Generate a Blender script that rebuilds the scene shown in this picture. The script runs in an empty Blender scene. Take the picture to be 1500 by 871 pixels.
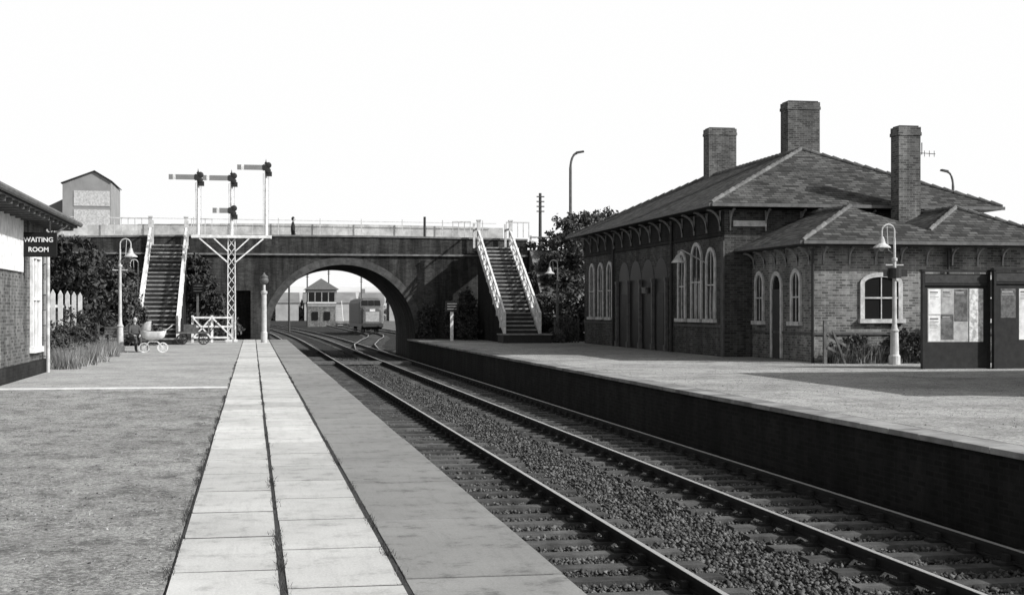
import bpy, math, random
import numpy as np
from mathutils import Vector, Matrix
random.seed(7); rng=np.random.default_rng(7)
sc=bpy.context.scene
COL=sc.collection
# ---------------------------------------------------------------- helpers
class MB:
    def __init__(s): s.v=[]; s.f=[]
    def add(s,vs,fs):
        o=len(s.v); s.v+= [tuple(v) for v in vs]; s.f+=[tuple(i+o for i in f) for f in fs]; return s
    def box(s,x0,x1,y0,y1,z0,z1):
        return s.add([(x0,y0,z0),(x1,y0,z0),(x1,y1,z0),(x0,y1,z0),(x0,y0,z1),(x1,y0,z1),(x1,y1,z1),(x0,y1,z1)],
          [(0,3,2,1),(4,5,6,7),(0,1,5,4),(1,2,6,5),(2,3,7,6),(3,0,4,7)])
    def prism(s,a,b,vec):
        n=len(a); vs=list(a)+[tuple(Vector(p)+Vector(vec)) for p in a]
        return s.add(vs,[tuple(range(n-1,-1,-1)),tuple(range(n,2*n))]+[(i,(i+1)%n,(i+1)%n+n,i+n) for i in range(n)])
    def beam(s,p,q,w,h=None):
        h=h or w; p=Vector(p); q=Vector(q); d=(q-p).normalized()
        up=Vector((0,0,1)) if abs(d.z)<.95 else Vector((0,1,0))
        a=d.cross(up).normalized()*w/2; b=a.cross(d).normalized()*h/2
        vs=[p-a-b,p+a-b,p+a+b,p-a+b,q-a-b,q+a-b,q+a+b,q-a+b]
        return s.add(vs,[(0,1,2,3),(7,6,5,4),(1,0,4,5),(2,1,5,6),(3,2,6,7),(0,3,7,4)])
    def tube(s,pts,r,n=8):
        pts=[Vector(p) for p in pts]; rs=r if isinstance(r,(list,tuple)) else [r]*len(pts)
        vs=[];fs=[]
        for i,p in enumerate(pts):
            d=(pts[min(i+1,len(pts)-1)]-pts[max(i-1,0)]).normalized()
            up=Vector((0,0,1)) if abs(d.z)<.9 else Vector((0,1,0))
            a=d.cross(up).normalized(); b=d.cross(a).normalized()
            for k in range(n):
                t=2*math.pi*k/n; vs.append(p+(a*math.cos(t)+b*math.sin(t))*rs[i])
        for i in range(len(pts)-1):
            for k in range(n):
                fs.append((i*n+k,i*n+(k+1)%n,(i+1)*n+(k+1)%n,(i+1)*n+k))
        fs.append(tuple(range(n-1,-1,-1))); fs.append(tuple(range((len(pts)-1)*n,len(pts)*n)))
        return s.add(vs,fs)
    def lathe(s,x,y,prof,n=14):
        vs=[];fs=[]
        for z,r in prof:
            for k in range(n):
                t=2*math.pi*k/n; vs.append((x+r*math.cos(t),y+r*math.sin(t),z))
        m=len(prof)
        for i in range(m-1):
            for k in range(n):
                fs.append((i*n+k,i*n+(k+1)%n,(i+1)*n+(k+1)%n,(i+1)*n+k))
        fs.append(tuple(range(n-1,-1,-1))); fs.append(tuple(range((m-1)*n,m*n)))
        return s.add(vs,fs)
    def ball(s,c,r,sx=1,sy=1,sz=1,n=12,m=8):
        vs=[];fs=[]
        for i in range(m+1):
            ph=math.pi*i/m
            for k in range(n):
                t=2*math.pi*k/n
                vs.append((c[0]+r*sx*math.sin(ph)*math.cos(t),c[1]+r*sy*math.sin(ph)*math.sin(t),c[2]+r*sz*math.cos(ph)))
        for i in range(m):
            for k in range(n): fs.append((i*n+k,(i+1)*n+k,(i+1)*n+(k+1)%n,i*n+(k+1)%n))
        return s.add(vs,fs)
def O(name,mb,mat,parent=None,smooth=False,bevel=0):
    me=bpy.data.meshes.new(name); me.from_pydata(mb.v,[],mb.f); me.update()
    ob=bpy.data.objects.new(name,me); COL.objects.link(ob)
    if mat: me.materials.append(mat)
    if parent: ob.parent=parent
    if smooth:
        for p in me.polygons: p.use_smooth=True
    if bevel:
        b=ob.modifiers.new('b','BEVEL'); b.width=bevel; b.segments=2
    return ob
def E(name):
    e=bpy.data.objects.new(name,None); COL.objects.link(e); return e
def npmesh(name,V,F,mat,parent=None):
    me=bpy.data.meshes.new(name); n=F.shape[1]
    me.vertices.add(len(V)); me.vertices.foreach_set('co',V.astype(np.float32).ravel())
    me.loops.add(F.size); me.loops.foreach_set('vertex_index',F.astype(np.int32).ravel())
    me.polygons.add(len(F)); me.polygons.foreach_set('loop_start',np.arange(0,F.size,n,dtype=np.int32))
    try: me.polygons.foreach_set('loop_total',np.full(len(F),n,dtype=np.int32))
    except Exception: pass
    me.update(calc_edges=True); me.validate()
    ob=bpy.data.objects.new(name,me); COL.objects.link(ob); me.materials.append(mat)
    if parent: ob.parent=parent
    return ob
# ---------------------------------------------------------------- materials
def g(v): return (v,v,v*0.995,1)
class NT:
    def __init__(s,name):
        s.m=bpy.data.materials.new(name); s.m.use_nodes=True; s.t=s.m.node_tree; s.b=s.t.nodes['Principled BSDF']
        s.geo=s.n('ShaderNodeNewGeometry')
    def n(s,ty,**k):
        x=s.t.nodes.new(ty)
        for a,b in k.items(): setattr(x,a,b)
        return x
    def l(s,a,b): s.t.links.new(a,b)
    def noise(s,scale,detail=6,rough=.6,vec=None):
        x=s.n('ShaderNodeTexNoise'); x.inputs['Scale'].default_value=scale; x.inputs['Detail'].default_value=detail; x.inputs['Roughness'].default_value=rough
        s.l(vec or s.geo.outputs['Position'],x.inputs['Vector']); return x.outputs['Fac']
    def scaled(s,v):
        m=s.n('ShaderNodeVectorMath',operation='MULTIPLY'); s.l(s.geo.outputs['Position'],m.inputs[0]); m.inputs[1].default_value=v; return m.outputs[0]
    def ramp(s,f,stops):
        r=s.n('ShaderNodeValToRGB'); e=r.color_ramp.elements
        while len(e)<len(stops): e.new(.5)
        for i,(p,v) in enumerate(stops): e[i].position=p; e[i].color=g(v)
        s.l(f,r.inputs['Fac']); return r.outputs['Color']
    def mix(s,a,b,f,mode='MIX'):
        m=s.n('ShaderNodeMix',data_type='RGBA',blend_type=mode)
        if isinstance(f,(int,float)): m.inputs[0].default_value=f
        else: s.l(f,m.inputs[0])
        for i,x in ((6,a),(7,b)):
            if isinstance(x,(int,float)): m.inputs[i].default_value=g(x)
            else: s.l(x,m.inputs[i])
        return m.outputs[2]
    def island(s,col,lo,hi):
        return s.mix(col,s.ramp(s.geo.outputs['Random Per Island'],[(0,lo),(1,hi)]),1.0,'MULTIPLY')
    def bump(s,h,st,dist=.02):
        b=s.n('ShaderNodeBump'); b.inputs['Strength'].default_value=st; b.inputs['Distance'].default_value=dist
        s.l(h,b.inputs['Height']); s.l(b.outputs[0],s.b.inputs['Normal'])
    def math(s,op,a,b=0):
        m=s.n('ShaderNodeMath',operation=op)
        for i,x in enumerate((a,b)):
            if isinstance(x,(int,float)): m.inputs[i].default_value=x
            else: s.l(x,m.inputs[i])
        return m.outputs[0]
    def fin(s,col,rough=.9,metal=0):
        if isinstance(col,(int,float)): s.b.inputs['Base Color'].default_value=g(col)
        else: s.l(col,s.b.inputs['Base Color'])
        s.b.inputs['Roughness'].default_value=rough; s.b.inputs['Metallic'].default_value=metal
        s.b.inputs['Specular IOR Level'].default_value=.2
        return s.m
def plain(name,c,var=.3,scale=3,rough=.8,metal=0,bump=0,fine=None,isl=None):
    t=NT(name); f=t.noise(scale,8,.65)
    col=t.ramp(f,[(.3,c*(1-var)),(.7,c*(1+var*.6))])
    if isl: col=t.island(col,*isl)
    if bump: t.bump(t.noise(fine or scale*12,4),bump)
    return t.fin(col,rough,metal)
def wallvec(t,sx=1,sz=1):
    p=t.n('ShaderNodeSeparateXYZ'); t.l(t.geo.outputs['Position'],p.inputs[0])
    q=t.n('ShaderNodeSeparateXYZ'); t.l(t.geo.outputs['True Normal'],q.inputs[0])
    f=t.math('GREATER_THAN',t.math('ABSOLUTE',q.outputs[0]),t.math('ABSOLUTE',q.outputs[1]))
    u=t.math('ADD',t.math('MULTIPLY',f,p.outputs[1]),t.math('MULTIPLY',t.math('SUBTRACT',1.0,f),p.outputs[0]))
    c=t.n('ShaderNodeCombineXYZ'); t.l(t.math('MULTIPLY',u,sx),c.inputs[0]); t.l(t.math('MULTIPLY',p.outputs[2],sz),c.inputs[1])
    return c.outputs[0],p
def brick(name,c,bw=.23,rh=.078,mortar=.012,mc=None,contrast=.35,stain=.5,rough=.92,zs=1,streak=.4):
    t=NT(name); v,p=wallvec(t,1,zs)
    b=t.n('ShaderNodeTexBrick'); t.l(v,b.inputs['Vector'])
    b.inputs['Scale'].default_value=1; b.inputs['Brick Width'].default_value=bw; b.inputs['Row Height'].default_value=rh
    b.inputs['Mortar Size'].default_value=mortar; b.inputs['Mortar Smooth'].default_value=.3
    b.inputs['Color1'].default_value=g(c*(1-contrast)); b.inputs['Color2'].default_value=g(c*(1+contrast)); b.inputs['Mortar'].default_value=g(mc if mc else c*1.5)
    b.inputs['Bias'].default_value=0
    st=t.ramp(t.noise(.7,8,.7),[(.3,1-stain),(.7,1.0)])
    col=t.mix(b.outputs['Color'],st,1.0,'MULTIPLY')
    st2=t.ramp(t.noise(5,6,.8),[(.3,.6),(.62,1.0)])
    col=t.mix(col,st2,.85,'MULTIPLY')
    st3=t.ramp(t.noise(1.6,6,.7,t.scaled((1,1,.12))),[(.42,1-streak),(.58,1.0)])
    col=t.mix(col,st3,1.0,'MULTIPLY')
    t.bump(b.outputs['Fac'],.35,-.01)
    return t.fin(col,rough)
M={}
M['brick']=brick('station_brick',.09,mc=.15,contrast=.5)  # base colour darkened for the shaded track-side wall; extension brick stays brighter
M['brick_ext']=brick('extension_brick',.24,mc=.38,contrast=.5,stain=.5)
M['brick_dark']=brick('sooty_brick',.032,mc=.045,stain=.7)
M['brick_bridge']=brick('bridge_brick',.075,mc=.10,stain=.6,streak=.65)
M['brick_ch']=brick('chimney_brick',.16,mc=.28,stain=.45,contrast=.5)
M['roof']=brick('roof_tiles',.11,bw=.30,rh=.085,mortar=.012,mc=.035,contrast=.6,stain=.45,zs=1.0,streak=.2)
M['stone']=plain('pale_stone',.36,.3,4,.85,bump=.2)
M['ridge']=plain('ridge_tile',.17,.4,8,isl=(.6,1))
M['white']=plain('white_paint',.70,.35,5,.6)
M['whitedirty']=plain('weathered_white_paint',.5,.45,5,.75)
M['cream']=plain('cream_paint',.48,.3,4,.6)
M['dark']=plain('dark_paint',.03,.4,5,.5)
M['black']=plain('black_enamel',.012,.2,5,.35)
M['mid']=plain('mid_paint',.12,.4,5,.6)
M['glass']=NT('window_glass').fin(.015,.08)
M['wood']=plain('weathered_wood',.15,.5,6,.9,bump=.2,isl=(.6,1))
M['iron']=plain('cast_iron',.05,.4,9,.6)
M['leaf']=plain('foliage',.13,.55,2.2,.85,isl=(.3,1))
M['leafdk']=plain('foliage_dark',.09,.5,2.2,.85,isl=(.3,1))
M['grass']=plain('dry_grass',.36,.5,1.0,.9,isl=(.3,1))
M['bankgrass']=plain('bank_grass',.17,.6,.9,.95,bump=.5,fine=9)
M['bark']=plain('bark',.07,.4,12,.95,bump=.4)
M['skin']=plain('skin',.4,.08,6,.6)
M['coat']=plain('dark_coat',.03,.3,9,.9)
M['coat2']=plain('mid_coat',.08,.3,9,.9)
M['hair']=plain('hair',.03,.3,20,.8)
M['concrete']=plain('concrete',.55,.35,3,.9,bump=.2)
def slabmat(name,c,lo=.74,hi=1.0,dirt=.6):
    t=NT(name)
    n1=t.ramp(t.noise(.8,9,.65),[(.3,c*.8),(.7,c*1.12)])
    n2=t.ramp(t.noise(55,3,.8),[(.3,.75),(.7,1.0)])
    col=t.mix(n1,n2,1,'MULTIPLY')
    n3=t.ramp(t.noise(3.2,9,.78),[(.36,.55),(.47,1.0)])
    col=t.mix(col,n3,dirt,'MULTIPLY')
    n4=t.ramp(t.noise(1.5,8,.8,t.scaled((6,.5,1))),[(.35,.75),(.5,1.0)])
    col=t.mix(col,n4,.5,'MULTIPLY')
    col=t.island(col,lo,hi)
    t.bump(t.noise(60,3),.35,.006); return t.fin(col,.9)
M['slab']=slabmat('pale_paving_slab',.72)
M['slab2']=slabmat('pale_paving_slab_b',.68)
M['slab3']=slabmat('grey_paving_slab',.34,.8,1.0,.9)
def gravel(name,c,patch=.5,scale=28,contrast=.45,bump=.6,pscale=.45,lo=.40,hi=.58,blot=.8):
    t=NT(name)
    a=t.ramp(t.noise(scale,6,.85),[(.36,c*(1-contrast)),(.64,min(1,c*(1+contrast)))])
    p=t.ramp(t.noise(pscale,10,.78),[(lo,1-patch),(hi,1.0)])
    col=t.mix(a,p,1,'MULTIPLY')
    p2=t.ramp(t.noise(2.4,12,.9,t.scaled((1,.6,1))),[(.43,.35),(.51,1.0)])
    col=t.mix(col,p2,blot,'MULTIPLY')
    p3=t.ramp(t.noise(9,8,.85),[(.40,.5),(.52,1.0)])
    col=t.mix(col,p3,blot*.8,'MULTIPLY')
    vo=t.n('ShaderNodeTexVoronoi'); vo.inputs['Scale'].default_value=scale*1.3; t.l(t.geo.outputs['Position'],vo.inputs['Vector'])
    sp=t.ramp(vo.outputs['Distance'],[(.05,1.0),(.6,.65)])
    col=t.mix(col,sp,.8,'MULTIPLY')
    t.bump(t.noise(scale,5,.8),bump,.05); return t.fin(col,.95)
M['asphalt']=gravel('gravelly_asphalt',.54,.3,24,.6,.8,blot=.85)
M['asphalt_r']=gravel('platform_asphalt',.56,.35,16,.5,.5,.3,blot=.5)
M['ballast']=gravel('ballast_bed',.05,.4,14,.6,1)
M['stone_b']=plain('ballast_stone',.16,.6,3,.9,isl=(.15,1))
M['grit']=plain('grit',.42,.4,3,.9,isl=(.05,1))
M['earth']=gravel('ground_earth',.24,.4,2,.3)
M['sleeper']=plain('sleeper_timber',.12,.6,3,.9,bump=.4,isl=(.5,1))
M['railside']=plain('rusty_rail',.03,.3,8,.8)
M['railtop']=NT('polished_rail').fin(.6,.42,.6)
# ---------------------------------------------------------------- ground
O('ground',MB().add([(-3000,-200,-1.2),(3000,-200,-1.2),(3000,3500,-1.2),(-3000,3500,-1.2)],[(0,1,2,3)]),M['earth'])
O('ballast',MB().add([(1.5,-6,-1.13),(9,-6,-1.13),(9,95,-1.13),(16,130,-1.13),(16,420,-1.13),(-14,420,-1.13),(1.0,110,-1.13)],[(0,1,2,3,4,5,6)]),M['ballast'])
def stones(n,x0,x1,y0,y1,z,smin,smax,mask=None,zj=.03,pw=.95):
    u=rng.random(n); Y=y0*(y1/y0)**(u**pw); X=x0+(x1-x0)*rng.random(n)
    if mask is not None:
        k=mask(X,Y); X=X[k];Y=Y[k]; n=len(X)
    s=smin+(smax-smin)*rng.random(n)**1.5
    C=np.stack([X,Y,z+rng.random(n)*zj-.01],1)
    base=np.array([[1,0,0],[0,1,0],[-1,0,0],[0,-1,0],[0,0,.8],[0,0,-.8]],float)
    V=base[None]+rng.normal(0,.25,(n,6,3))
    a=rng.random(n)*6.28; ca,sa=np.cos(a),np.sin(a)
    Vx=V[...,0]*ca[:,None]-V[...,1]*sa[:,None]; Vy=V[...,0]*sa[:,None]+V[...,1]*ca[:,None]
    V=np.stack([Vx,Vy,V[...,2]],2)*s[:,None,None]+C[:,None,:]
    f=np.array([[0,1,4],[1,2,4],[2,3,4],[3,0,4],[1,0,5],[2,1,5],[3,2,5],[0,3,5]])
    F=(f[None]+ (np.arange(n)*6)[:,None,None]).reshape(-1,3)
    return V.reshape(-1,3),F
def slmask(X,Y):
    ph=np.mod(Y+6,.76); near=(ph<.15)|(ph>.61)
    on=((X<4.62)&(X>2.0))|((X>5.85)&(X<8.35))
    return ~(near&on)|(rng.random(len(X))<.18)
V,F=stones(90000,1.95,8.45,11,85,-1.115,.016,.038,slmask)
npmesh('ballast_stones',V,F,M['stone_b'])
def gmask(X,Y):
    q=np.sin(X*1.3+np.sin(Y*.9)*1.5)+np.sin(Y*.7+X*.6)+np.sin(X*3.1-Y*1.7)*.6
    return (q>.2)|(rng.random(len(X))<.3)
V,F=stones(70000,-9.5,-.52,8,36,.002,.005,.015,gmask,.005)
npmesh('loose_gravel',V,F,M['grit'])
V,F=stones(20000,9.1,17,17,60,.003,.006,.016,gmask,.005)
npmesh('loose_gravel',V,F,M['grit'])
# ---------------------------------------------------------------- track
def track(path,name='railway_track'):
    e=E(name)
    P=[Vector((x,y,0)) for x,y in path]
    rb=MB(); rt=MB(); sl=MB(); ch=MB()
    def off(i,d):
        a=P[max(i-1,0)]; b=P[min(i+1,len(P)-1)]; t=(b-a).normalized(); n=Vector((t.y,-t.x,0)); return P[i]+n*d
    for side in (-1,1):
        c=[off(i,side*.7525) for i in range(len(P))]
        for i in range(len(c)-1):
            for (w,z0,z1,m) in ((.07,-.945,-.904,rb),(.022,-1.02,-.945,rb),(.09,-1.045,-1.02,rb),(.056,-.904,-.9,rt)):
                p=c[i];q=c[i+1]; t=(q-p).normalized(); n=Vector((t.y,-t.x,0))*w/2
                vs=[p-n,p+n,q+n,q-n]; vs=[(v.x,v.y,z0) for v in vs]+[(v.x,v.y,z1) for v in vs]
                m.add(vs,[(4,5,6,7),(0,1,5,4),(2,3,7,6),(1,2,6,5),(3,0,4,7)])
    acc=0
    for i in range(len(P)-1):
        L=(P[i+1]-P[i]).length; t=(P[i+1]-P[i]).normalized(); n=Vector((t.y,-t.x,0)); d=acc
        while d<L:
            c=P[i]+t*d+t*random.uniform(-.02,.02); j=random.uniform(-.06,.06); zz=-1.06-random.random()*.018
            a=c-n*(1.3+j); b=c+n*(1.3-j)
            sl.beam((a.x,a.y,zz-.06),(b.x,b.y,zz-.06),.25,.12)
            if c.y<90:
                for s2 in (-1,1):
                    q=c+n*s2*.7525
                    ch.box(q.x-.19,q.x+.19,q.y-.09,q.y+.09,zz,zz+.035)
                    ch.box(q.x-.10,q.x-.045,q.y-.05,q.y+.05,zz+.035,zz+.11)
                    ch.box(q.x+.045,q.x+.10,q.y-.05,q.y+.05,zz+.035,zz+.11)
            d+=.76
        acc=d-L
    O('rails',rb,M['railside'],e); O('rail_running_surface',rt,M['railtop'],e); O('sleepers',sl,M['sleeper'],e)
    if ch.v: O('rail_chairs',ch,M['railside'],e)
def cx(x0,y): return x0-(max(0,y-105)**2)/4600
ys=[-6,20,50,80,105]+list(range(115,421,12))
track([(cx(3.35,y),y) for y in ys]); track([(cx(7.1,y),y) for y in ys])
track([(7.15,84),(7.3,92),(8.2,106),(9.9,122),(11.6,136),(12.6,148),(13,160),(13.1,220),(13,300)])
track([(15.8,120),(16.5,150),(17,200),(17,300)])
b=MB()
for k in range(6): b.box(2.72,3.98,70+k*.28,70.25+k*.28,-1.05,-.93)
for k in range(6): b.box(4.15,6.3,70+k*.28,70.25+k*.28,-1.05,-.93)
for k in range(6): b.box(6.47,7.73,70+k*.28,70.25+k*.28,-1.05,-.93)
O('board_crossing',b,M['wood'])
# ---------------------------------------------------------------- left platform
e=E('platform')
O('asphalt_surface',MB().box(-40,-.50,-8,79.6,-1.19,0),M['asphalt'],e)
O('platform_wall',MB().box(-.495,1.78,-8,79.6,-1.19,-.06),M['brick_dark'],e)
def slabs(name,x0,x1,mat,off,L=2.0,gp=.028):
    m=MB(); y=-8+off
    while y<79.4:
        l=L*(1+random.uniform(-.05,.05)); y1=min(y+l,79.6)
        dz=random.uniform(-.002,.002); j=random.uniform(-.006,.006); sk=random.uniform(-.008,.008)
        a,b_,c,d=x0+.014+j,x1-.014+j,y+gp,y1-gp
        vs=[(a,c-sk,-.055),(b_,c+sk,-.055),(b_,d+sk,-.055),(a,d-sk,-.055)]
        m.add(vs+[(p[0],p[1],dz) for p in vs],[(0,3,2,1),(4,5,6,7),(0,1,5,4),(1,2,6,5),(2,3,7,6),(3,0,4,7)])
        y=y1
    O(name,m,mat,e)
slabs('paving_slabs_inner',-.49,.17,M['slab'],0,1.3)
slabs('paving_slabs_middle',.18,.87,M['slab2'],.9,1.3)
slabs('coping_slabs',.885,1.87,M['slab3'],.4,2.3,.018)
O('joint_filling',MB().box(-.49,1.80,-7.9,79.5,-.058,-.005),plain('joint_moss',.05,.4,20),e)
O('kerb_strip',MB().box(-9,-.52,30.0,30.28,-.05,.02),plain('kerb_stone',.7,.3,3),e)
O('tarmac_apron',MB().add([(-12,30.3,.004),(-.52,30.3,.004),(-.52,79,.004),(-12,79,.004)],[(0,1,2,3)]),gravel('worn_tarmac',.55,.25,16,.3,.3,blot=.35),e)
# ---------------------------------------------------------------- right platform
e=E('platform')
O('asphalt_surface',MB().box(9.0,60,-8,79.6,-1.18,0),M['asphalt_r'],e)
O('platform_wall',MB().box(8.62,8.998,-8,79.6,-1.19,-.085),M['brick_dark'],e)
m=MB(); y=-8
while y<79:
    m.box(8.5,8.995,y+.008,min(y+.9,79.6)-.008,-.08,random.uniform(-.003,.004)); y+=.9
O('coping_stones',m,plain('coping_stone_grey',.34,.5,2,.9,bump=.2,isl=(.6,1)),e,bevel=.01)
# ---------------------------------------------------------------- bridge
def arch_z(x,cxx,hs,sp,rise):
    t=(x-cxx)/hs
    return sp+rise*math.sqrt(max(0,1-t*t)) if abs(t)<1 else -1.2
e=E('road_bridge')
Y0,Y1=80,91; CX,HS,SP,RI=4.98,4.05,.3,3.85
def topz(x): return 5.70-.0009*(x-4)**2
m=MB()
xs=sorted(set([-14,-10,-6,-3,-1.0,-.1,.3,CX-HS,CX+HS,10,12,15.5]+[CX-HS*math.cos(math.pi*k/40) for k in range(1,40)]))
for i in range(len(xs)-1):
    a,b=xs[i],xs[i+1]; inside=(a>=CX-HS-1e-6 and b<=CX+HS+1e-6)
    za=SP if abs(a-(CX-HS))<1e-6 or abs(a-(CX+HS))<1e-6 else arch_z(a,CX,HS,SP,RI)
    zb=SP if abs(b-(CX+HS))<1e-6 or abs(b-(CX-HS))<1e-6 else arch_z(b,CX,HS,SP,RI)
    if not inside: za=zb=-1.2
    if abs(a+1.0)<1e-6:
        za=zb=2.7
        m.add([(a,Y0,-1.2),(a,Y0+1,-1.2),(a,Y0+1,2.7),(a,Y0,2.7)],[(0,1,2,3)])
        m.add([(b,Y0,-1.2),(b,Y0+1,-1.2),(b,Y0+1,2.7),(b,Y0,2.7)],[(3,2,1,0)])
        m.add([(a,Y0+1,-1.2),(b,Y0+1,-1.2),(b,Y0+1,2.7),(a,Y0+1,2.7)],[(0,1,2,3)])
        m.add([(a,Y0,2.7),(b,Y0,2.7),(b,Y0+1,2.7),(a,Y0+1,2.7)],[(0,1,2,3)])
    ta,tb=topz(a),topz(b)
    m.add([(a,Y0,za),(b,Y0,zb),(b,Y0,tb),(a,Y0,ta)],[(0,1,2,3)])
    m.add([(a,Y0,ta),(b,Y0,tb),(b,Y0+.4,tb),(a,Y0+.4,ta)],[(0,1,2,3)])
    m.add([(a,Y0+.4,ta),(b,Y0+.4,tb),(b,Y0+.4,5.1),(a,Y0+.4,5.1)],[(0,1,2,3)])
    m.add([(a,Y1,za),(b,Y1,zb),(b,Y1,5.1),(a,Y1,5.1)],[(3,2,1,0)])
    if inside: m.add([(a,Y0,za),(b,Y0,zb),(b,Y1,zb),(a,Y1,za)],[(0,1,2,3)])
for x in (CX-HS,CX+HS): m.add([(x,Y0,-1.2),(x,Y1,-1.2),(x,Y1,SP),(x,Y0,SP)],[(0,1,2,3)])
O('spandrel_wall',m,M['brick_bridge'],e)
r=MB()
for k in range(60):
    a=math.pi*k/60; b=math.pi*(k+1)/60
    def P(t,o,y): return (CX-(HS+o)*math.cos(t),y,SP+(RI+o)*math.sin(t))
    A=[P(a,.005,79.97),P(b,.005,79.97),P(b,.42,79.97),P(a,.42,79.97)]
    r.prism(A,None,(0,.025,0))
O('arch_ring',r,plain('arch_ring_brick',.085,.5,4,.9,isl=(.7,1)),e)
r=MB()
r.box(-14,15.5,79.86,79.997,4.66,4.76)
for i in range(len(xs)-1):
    r.prism([(xs[i],79.93,topz(xs[i])+.002),(xs[i+1],79.93,topz(xs[i+1])+.002),(xs[i+1],79.93,topz(xs[i+1])+.10),(xs[i],79.93,topz(xs[i])+.10)],None,(0,.55,0))
O('string_course_and_coping',r,plain('bridge_stone',.17,.5,3),e)
O('road_deck',MB().box(-14,15.5,80.41,90.9,4.9,5.1),M['asphalt'],e)
r=MB()
for i in range(30):
    x=-14+i; r.box(x+.003,x+.997,90.92,91.25,5.0,7.08-.0011*(x-4)**2)
O('far_parapet',r,plain('far_parapet_stone',.5,.4,2,isl=(.75,1)),e)
r=MB()
r.beam((-14,90.6,7.35),(15.5,90.6,7.2),.035)
for i in range(12): r.beam((-14+i*2.6,90.6,5.1),(-14+i*2.6,90.6,7.4),.05)
O('handrail',r,M['whitedirty'],e)
O('iron_post',MB().tube([(9.6,80.2,5.7),(9.6,80.2,6.9)],.07),M['iron'],e)
def embank(name,x0,x1,zl):
    m=MB(); n=10
    z=lambda x:5.08-(abs(x-x0)/abs(x1-x0))*zl
    pr=lambda x:[(x,72,-1.3),(x,79.9,z(x)),(x,91.2,z(x)),(x,100,-1.3)]
    for i in range(n):
        a=x0+(x1-x0)*i/n; b=x0+(x1-x0)*(i+1)/n
        A=pr(a);B=pr(b)
        m.add(A+B,[(0,1,5,4),(1,2,6,5),(2,3,7,6)])
    m.add(pr(x0),[(0,1,2,3)])
    return O(name,m,M['bankgrass'])
embank('road_embankment',15.6,120,1.5); embank('road_embankment',-14.1,-120,1.5)
f=MB()
for s,(a,b) in (((0),(15.7,60)),((1),(-40,-14.1))):
    x=a
    while x<b: f.box(x,x+.1,80.3,80.4,4.4,5.9); x+=1.8
    f.beam((a,80.28,5.8),(b,80.28,5.5 if s==0 else 5.8),.05,.08); f.beam((a,80.28,5.3),(b,80.28,5.0 if s==0 else 5.3),.05,.08)
O('post_and_rail_fence',f,M['whitedirty'])
# ---------------------------------------------------------------- stairs
def stairs(x0,x1,ya,yb,z1,zb0=0.0):
    e=E('footbridge_stairs')
    n=22; st=MB(); nos=MB(); zz=lambda t: zb0+(z1-zb0)*t
    if zb0>0: st.box(x0-.3,x1+.3,ya-1.6,ya-.005,0,zb0-.06); nos.box(x0-.35,x1+.35,ya-1.65,ya-.002,zb0-.058,zb0)
    for i in range(n):
        y=ya+(yb-ya)*i/n; yy=ya+(yb-ya)*(i+1)/n; z=zz((i+1)/n)
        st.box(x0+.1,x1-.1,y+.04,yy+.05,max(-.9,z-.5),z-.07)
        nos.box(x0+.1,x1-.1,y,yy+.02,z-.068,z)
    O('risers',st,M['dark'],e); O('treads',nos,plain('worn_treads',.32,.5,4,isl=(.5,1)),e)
    sl=(z1-zb0)/(yb-ya)
    for k,x in enumerate((x0,x1)):
        p=MB()
        p.prism([(x-.06,ya-.3,zb0-.1),(x-.06,yb,z1-.25),(x-.06,yb,z1+.15),(x-.06,ya-.3,zb0+.25)],None,(.12,0,0))
        p.prism([(x-.05,ya-.3,zb0+.92),(x-.05,yb,z1+.82),(x-.05,yb,z1+.97),(x-.05,ya-.3,zb0+1.07)],None,(.1,0,0))
        p.prism([(x-.03,ya-.3,zb0+.55),(x-.03,yb,z1+.45),(x-.03,yb,z1+.53),(x-.03,ya-.3,zb0+.63)],None,(.06,0,0))
        for i in range(9):
            y=ya-.2+(yb-ya+.2)*i/8; z=zb0+max(0,(y-ya)*sl)
            p.box(x-.07,x+.07,y-.07,y+.07,z-.2 if i else zb0,z+1.08)
        for i in range(8):
            y=ya-.2+(yb-ya+.2)*i/8; y2=ya-.2+(yb-ya+.2)*(i+1)/8
            za=zb0+(y-ya)*sl; zb=zb0+(y2-ya)*sl
            p.beam((x,y,za+.1),(x,y2,zb+.9),.035,.06); p.beam((x,y,za+.9),(x,y2,zb+.1),.035,.06)
        O('balustrade',p,M['white'],e)
        q=MB(); q.add([(x-.04,ya+.1,-.3),(x-.04,yb,-.3),(x-.04,yb,z1-.26),(x-.04,ya+.1,zb0-.1)],[(0,1,2,3)])
        q.add([(x+.04,ya+.1,-.3),(x+.04,yb,-.3),(x+.04,yb,z1-.26),(x+.04,ya+.1,zb0-.1)],[(3,2,1,0)])
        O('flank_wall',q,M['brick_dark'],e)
    l=MB(); l.box(x0-.1,x1+.1,yb+.05,79.8,z1-.2,z1); O('landing',l,M['wood'],e)
    p=MB()
    for x in (x0,x1):
        p.box(x-.09,x+.09,yb-.09,yb+.09,z1-.2,z1+1.45); p.box(x-.12,x+.12,yb-.12,yb+.12,z1+1.45,z1+1.52)
        p.box(x-.06,x+.06,79.6,79.72,z1-.2,z1+1.4)
        p.box(x-.03,x+.03,yb+.1,79.6,z1+1.0,z1+1.1)
    O('landing_posts',p,M['whitedirty'],e)
    return e
stairs(12.35,14.15,70,78,5.1,.45)
stairs(-5.35,-3.5,69.5,78,5.1,.3)
f=MB()
for (a,b) in ((11.2,12.2),(14.3,15.6),(-7.4,-5.6),(-3.3,-2.2)):
    n=int((b-a)/.4)+1
    for i in range(n+1):
        x=a+(b-a)*i/n; f.box(x-.02,x+.02,80.1,80.15,5.78,6.6)
    f.box(a-.03,b+.03,80.09,80.16,6.6,6.66)
O('white_railing',f,M['whitedirty'])
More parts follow.
